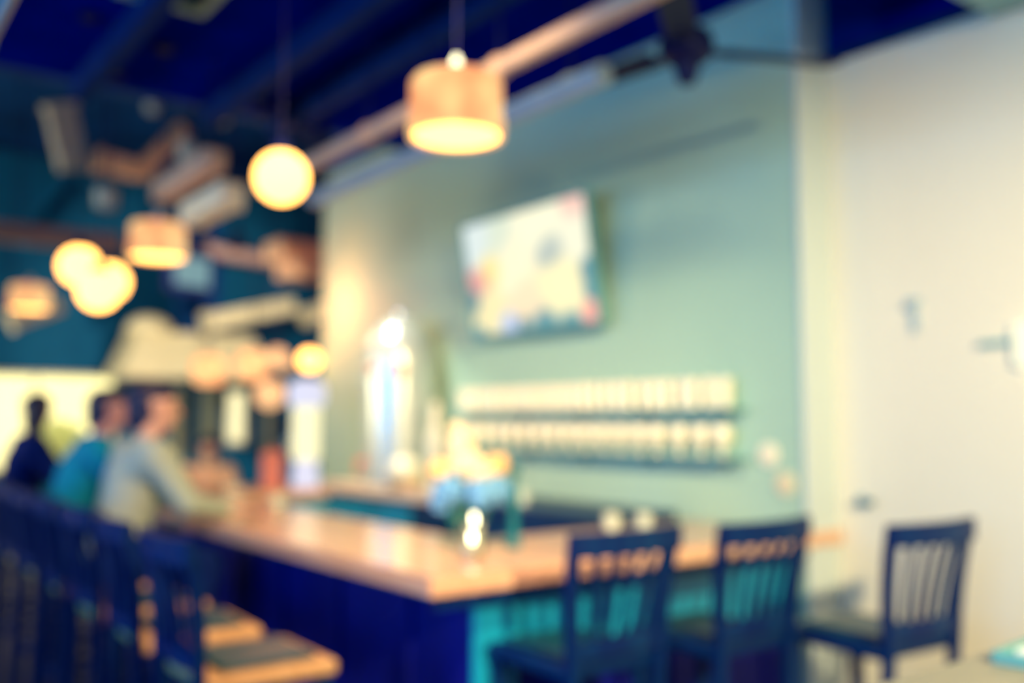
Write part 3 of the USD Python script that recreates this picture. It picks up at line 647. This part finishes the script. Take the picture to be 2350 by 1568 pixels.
btl = thing('white_bottle', 'tall cream bottle on the back counter right of the steel tank', 'bottle', (3.18, 5.02, 1.11), 0)
part(btl, 'bottle_body', lathe([(0, 0), (.05, 0), (.055, .01), (.055, .30), (.05, .34), (.028, .40), (.024, .52), (0, .52)], 28), M['cream_cup'])
part(btl, 'stopper', cyl(.028, .515, .55, c=.005), M['cream_cup'])
bowl = thing('bread_basket', 'pale cream mound of napkins in a basket before the steel tank', 'basket', (3.15, 5.34, 1.111), 0)
part(bowl, 'basket', lathe([(0, 0), (.09, 0), (.115, .04), (.12, .055), (.112, .055), (.085, .012), (0, .012)], 28), M['tan_wood'])
mo = ball(.105, z=.10, s=(1, 1, .95), sub=3); mo.vertices += .015 * np.array([meshkit.fbm(mo.vertices * 9)]).T * mo.vertex_normals
part(bowl, 'napkins', mo, M['cream_cup'])
bx_ = thing('coral_canister', 'coral red canister on the far side of the bar by the lantern lights', 'canister', (2.82, 6.72, 1.05), 0)
part(bx_, 'canister_body', cyl(.075, 0, .22, c=.01), M['red'])
part(bx_, 'lid', cyl(.078, .22, .26, c=.008), M['red'])
part(bx_, 'knob', ball(.02, z=.272, sub=2), M['red'])

GC = 'small pale cups around the inside of the bar'
cup = None
for x, y, z, lab in ((2.97, 3.19, 1.05, 'small pale cup standing behind the corner stool, on the left of two'), (3.09, 3.10, 1.05, 'small pale cup standing behind the corner stool, on the right of two'),
                     (3.20, 4.15, 1.0865, 'small pale cup on the back counter behind the bouquet'), (2.20, 5.15, 1.05, 'small pale cup on the inner edge of the long arm')):
    if cup is None:
        cup = thing('pale_cup', lab, 'cup', (x, y, z), 0, GC)
        part(cup, 'cup_body', lathe([(0, 0), (.024, 0), (.034, .02), (.037, .075), (.034, .075), (.031, .02), (0, .008)], 24), M['pale_cup'])
        part(cup, 'handle', tube([(.033, 0, .06), (.055, 0, .055), (.055, 0, .03), (.032, 0, .022)], .005, 8), M['pale_cup'])
    else:
        copy_of(cup, (x, y, z), 40, lab, GC)

vase = thing('flower_vase', 'clear glass vase with blue, cream and yellow flowers on the bar corner', 'vase of flowers', (2.08, 3.02, 1.05), 0)
part(vase, 'glass', lathe([(0, 0), (.045, 0), (.05, .006), (.052, .17), (.058, .19), (.054, .19), (.047, .17), (.045, .012), (0, .010)], 32), M['clear'])
part(vase, 'water', cyl(.0445, .012, .13, n=32), M['water'])
def petals(parent, c, r, mat, n, seed):
    q = np.random.RandomState(seed); out = []
    for k in range(n):
        d = q.normal(size=3); d /= np.linalg.norm(d)
        m = ball(r * .42, s=(1, .8, .45), sub=1)
        m.apply_transform(trimesh.geometry.align_vectors((0, 0, 1), d))
        out.append(T(m, *(np.array(c) + d * r * .75)))
    return part(parent, 'flower_head', cat_(out + [ball(r * .7, *c, sub=2)]), M[mat])
heads = [((-.075, .04, .27), .07, 'blue_petal'), ((.075, -.05, .26), .07, 'blue_petal'), ((.0, -.06, .25), .062, 'blue_petal'), ((.01, .06, .26), .06, 'blue_petal'), ((-.10, .06, .22), .05, 'blue_petal'),
         ((-.105, .07, .335), .05, 'yellow_petal'), ((.085, -.05, .36), .05, 'yellow_petal'),
         ((-.02, .01, .36), .075, 'cream_petal'), ((-.03, .03, .43), .06, 'cream_petal'), ((-.04, .04, .49), .04, 'cream_petal'), ((.02, -.03, .33), .06, 'cream_petal')]
for k, (c, r, m_) in enumerate(heads):
    c = (c[0], c[1], c[2] - .03)
    h_ = petals(vase, c, r, m_, 26, k)
    part(h_, 'stem', rod((c[0] * .2, c[1] * .2, .02), c, .003, 6), M['leaf'])
mill = thing('pepper_mill', 'slim dark teal pepper mill with a ball top beside the flower vase', 'pepper mill', (2.26, 2.99, 1.05), 0)
part(mill, 'mill_body', lathe([(0, 0), (.028, 0), (.03, .01), (.022, .06), (.018, .12), (.024, .19), (.02, .25), (.012, .28), (0, .28)], 24), M['dark_teal_glaze'])
part(mill, 'mill_top', ball(.028, z=.305, sub=3), M['dark_teal_glaze'], True)
M['flame'] = glow('candle_flame', (26, 22, 14), 1.0)  # glowing tips added for the bright glints at the vase foot
def candle(label, x, y, h):
    can = thing('candle_jar', label, 'candle', (x, y, 1.05), 0)
    part(can, 'jar', lathe([(0, 0), (.034, 0), (.037, .005), (.037, h + .03), (.034, h + .03), (.033, .008), (0, .007)], 28), M['clear'])
    part(can, 'wax', cyl(.031, .009, h, n=24), M['cream_cup'])
    part(can, 'flame', T(lathe([(0, 0), (.006, .006), (.008, .016), (.004, .03), (0, .042)], 14), 0, 0, h), M['flame'])
candle('lit candle in a short glass jar at the foot of the flower vase', 1.99, 2.885, .05)
candle('lit candle in a taller glass jar between the short candle and the flower vase', 2.03, 2.93, .11)

tbl = thing('high_table', 'pale wooden high table in the lower right corner', 'table', (2.1, 0.66, 0), 0)
part(tbl, 'tabletop', bx(-.66, .75, -.36, .39, 1.01, 1.05, .008), M['table_top'], False)
for sx in (-.5, .6):
    for sy in (-.26, .29):
        part(tbl, 'leg', bar_of([(sx, sy, 0), (sx, sy, 1.01)], .05, .05), M['navy_wood'], False)
part(tbl, 'apron', bx(-.5, .6, .26, .30, .92, 1.01), M['navy_wood'], False)
tray = thing('dark_tray', 'dark teal tray on the high table in the lower right corner', 'tray', (2.16, .87, 1.05), 3)
part(tray, 'tray_base', bx(-.17, .30, -.15, .13, 0, .012, .003), M['shelf'], False)
part(tray, 'tray_rim', cat_([bx(-.17, .30, y0, y1, .01, .026, .003) for y0, y1 in ((-.15, -.135), (.115, .13))] + [bx(x0, x1, -.14, .12, .01, .026, .003) for x0, x1 in ((-.17, -.155), (.285, .30))]), M['shelf'], False)
nap = solo('napkin', T(bx(-.12, .18, -.12, .10, 0, .012, .003), 2.16, .87, 1.0625), M['white'], 'folded white napkin lying in the dark tray', 'napkin', smooth=False)

# ================================================================ PEOPLE
def man_of(bones, edge=0.022):
    tot = None
    for (p, r), (q, s) in bones:
        h = m3.Manifold.batch_hull([m3.Manifold.sphere(r, 20).translate(tuple(map(float, p))), m3.Manifold.sphere(s, 20).translate(tuple(map(float, q)))])
        tot = h if tot is None else tot + h
    tot = tot.refine_to_length(edge)
    v, f, _ = meshkit.arrays(tot)
    m = trimesh.Trimesh(v, f, process=True)
    trimesh.smoothing.filter_taubin(m, iterations=8)
    return m

def person(label, loc, rz, shirt, trousers, skin, lean=0.0, turn=0.0, hair_long=0.03, group=None, table=0.288):
    """Seated on a stool seat at the origin, facing +x, forearms on the bar."""
    P = thing('person', label, 'person', loc, rz, group)
    fw = lambda x, z: (x + lean * max(0, z) * 1.0, z)
    def J(x, y, z):
        a, b = fw(x, z); return np.array((a, y, b))
    pel, wai, che, nec, hea = J(-.02, 0, .10), J(.0, 0, .27), J(.03, 0, .45), J(.05, 0, .63), J(.08, 0, .78)
    body, cloth, legs = [], [], []
    def limb(lst, *js):
        lst += list(zip(js[:-1], js[1:]))
    limb(body, (pel, .125), (wai, .115), (che, .13)); limb(body, (che, .10), (nec, .052), (hea - (0, 0, .05), .05))
    hands = []
    for s in (-1, 1):
        sh, el, wr = J(.04, s * .185, .56), J(.20, s * .25, .33), J(.44, s * .16, .285)
        el[2], wr[2] = table + .047, table
        limb(body, (J(.03, s * .06, .50), .10), (sh, .07), (el, .045), (wr, .028))
        limb(cloth, (J(.03, s * .06, .50), .112), (sh, .084), (el, .058), (wr - (wr - el) * .12, .042))
        hp, kn, an, to = J(-.02, s * .09, .09), np.array((.40, s * .12, .035)), np.array((.30, s * .12, -.38)), np.array((.45, s * .13, -.435))
        limb(body, (hp, .11), (kn, .058), (an, .04), (to, .03))
        limb(legs, (hp, .122), (kn, .072), (an + (0, 0, .03), .055))
        # palm and five fingers, resting on the bar, curled a little
        palm0, palm1 = wr, wr + np.array((.085, -s * .02, -.008))
        body.append(((palm0 + (0, .012, 0), .022), (palm1 + (0, .024, 0), .015))); body.append(((palm0 - (0, .012, 0), .022), (palm1 - (0, .024, 0), .015)))
        for k, L in enumerate((.062, .074, .070, .054)):
            o = palm1 + np.array((0, s * (.028 - k * .0185) * -1, 0))
            limb(body, (o, .0095), (o + np.array((L * .5, 0, .004)), .0088), (o + np.array((L * .82, 0, -.008)), .008), (o + np.array((L, 0, -.018)), .0072))
        o = palm0 + np.array((.03, -s * .024, 0))
        limb(body, (o, .012), (o + np.array((.03, -s * .022, -.002)), .0105), (o + np.array((.058, -s * .026, -.006)), .009))
    limb(cloth, (pel + (0, 0, .0), .140), (wai, .130), (che, .145)); limb(cloth, (che, .112), (nec - (0, 0, .03), .07))
    c, s_ = math.cos(math.radians(turn)), math.sin(math.radians(turn))
    def Hd(x, y, z):
        return hea + np.array((x * c - y * s_, x * s_ + y * c, z))
    # the head: skull, jaw, nose, ears are in the one body surface
    limb(body, (Hd(-.03, 0, .03), .085), (Hd(.02, 0, .03), .078)); limb(body, (Hd(.02, 0, .0), .07), (Hd(.045, 0, -.065), .042))
    limb(body, (Hd(.086, 0, .012), .009), (Hd(.108, 0, -.018), .013))
    for s in (-1, 1):
        limb(body, (Hd(-.0, s * .074, .010), .012), (Hd(-.004, s * .074, -.018), .009))
    bm = man_of(body, .02)
    b = part(P, 'body', bm, M[skin], True)
    for s in (-1, 1):
        part(P, 'eye', ball(.011, *Hd(.083, s * .032, .018), sub=2), M['eye'], True)
    part(P, 'mouth', ball(.02, *Hd(.083, 0, -.052), s=(.5, 1.1, .25), sub=2) if turn == 0 else T(R(ball(.02, s=(.5, 1.1, .25), sub=2), turn), *Hd(.083, 0, -.052)), M['lip'], True)
    sm = man_of(cloth, .022)
    part(P, 'shirt', sm, M[shirt], True)
    part(P, 'trousers', man_of(legs + [((pel - (0, .04, .02), .135), (pel + (0, .04, -.02), .135))], .025), M[trousers], True)
    for s in (-1, 1):
        part(P, 'shoe', man_of([((np.array((.28, s * .12, -.405)), .045), (np.array((.47, s * .13, -.43)), .036))], .02), M['black_metal'], True)
    hair_b = [((Hd(-.03, -.045, .03), .042), (Hd(-.03, -.045, -.02), .036)), ((Hd(-.03, .045, .03), .042), (Hd(-.03, .045, -.02), .036)), ((Hd(-.05, 0, .05), .088), (Hd(.015, 0, .065), .078)), ((Hd(-.065, 0, .04), .075), (Hd(-.07, 0, -.02 - hair_long), .065))]
    part(P, 'hair', man_of(hair_b, .02), M['hair'], True)
    return P
person('person in a grey-blue shirt sitting at the long arm of the bar', (1.22, 4.71, .822), 4, 'grey_shirt', 'navy_cloth', 'skin', lean=.10, turn=-25)
person('person with dark hair in a teal shirt leaning on the bar beyond the grey shirt', (1.20, 5.87, .822), -3, 'teal_shirt', 'navy_cloth', 'skin_rosy', lean=.22, turn=-15)
person('person in dark navy clothes sitting farthest along the long arm of the bar', (1.18, 7.03, .822), 0, 'navy_cloth', 'navy_cloth', 'skin_rosy', lean=.02, turn=60, hair_long=.06)
make_stool('dark low chair in the far room under the person in peach', 'navy_wood', None, (3.22, 9.25, 0), 165, zs=.46, name='dining_chair', cat='chair')
person('person in a peach top sitting in the far room below the lanterns', (3.20, 9.22, .482), -105, 'peach_cloth', 'navy_cloth', 'skin', lean=.05, turn=-10, hair_long=.0, table=0.30)
low = thing('dining_table', 'low dark table before the person in peach in the far room', 'table', (3.08, 8.62, 0), -15)
part(low, 'tabletop', bx(-.45, .45, -.32, .32, .71, .745, .006), M['navy_wood'], False)
for sx in (-.38, .38):
    for sy in (-.26, .26):
        part(low, 'leg', bar_of([(sx, sy, 0), (sx, sy, .71)], .05, .05), M['navy_wood'], False)

# ================================================================ OUTSIDE
def bush(name, label, x, y, z0, r, h, seed):
    b = thing(name, label, 'bush', (x, y, -0.1), 0)
    q = np.random.RandomState(seed); out = []
    for k in range(260):
        d = q.normal(size=3); d /= np.linalg.norm(d); d *= q.uniform(.6, 1.0)
        m = ball(.13, s=(1, .7, .35), sub=1)
        m.apply_transform(trimesh.transformations.random_rotation_matrix(q.rand(3)))
        out.append(T(m, d[0] * r, d[1] * r, h + d[2] * .38))
    part(b, 'foliage', cat_(out), M['outdoor_leaf'])
    part(b, 'stem', cat_([rod((0, 0, 0), (dx, dy, h), .03) for dx, dy in ((0, 0), (.2, .1), (-.2, .05))]), M['tan_wood'])
bush('shrub', 'sunlit yellow-green bush outside the middle far window', 3.01, 15.0, 0, .34, 1.22, 3)
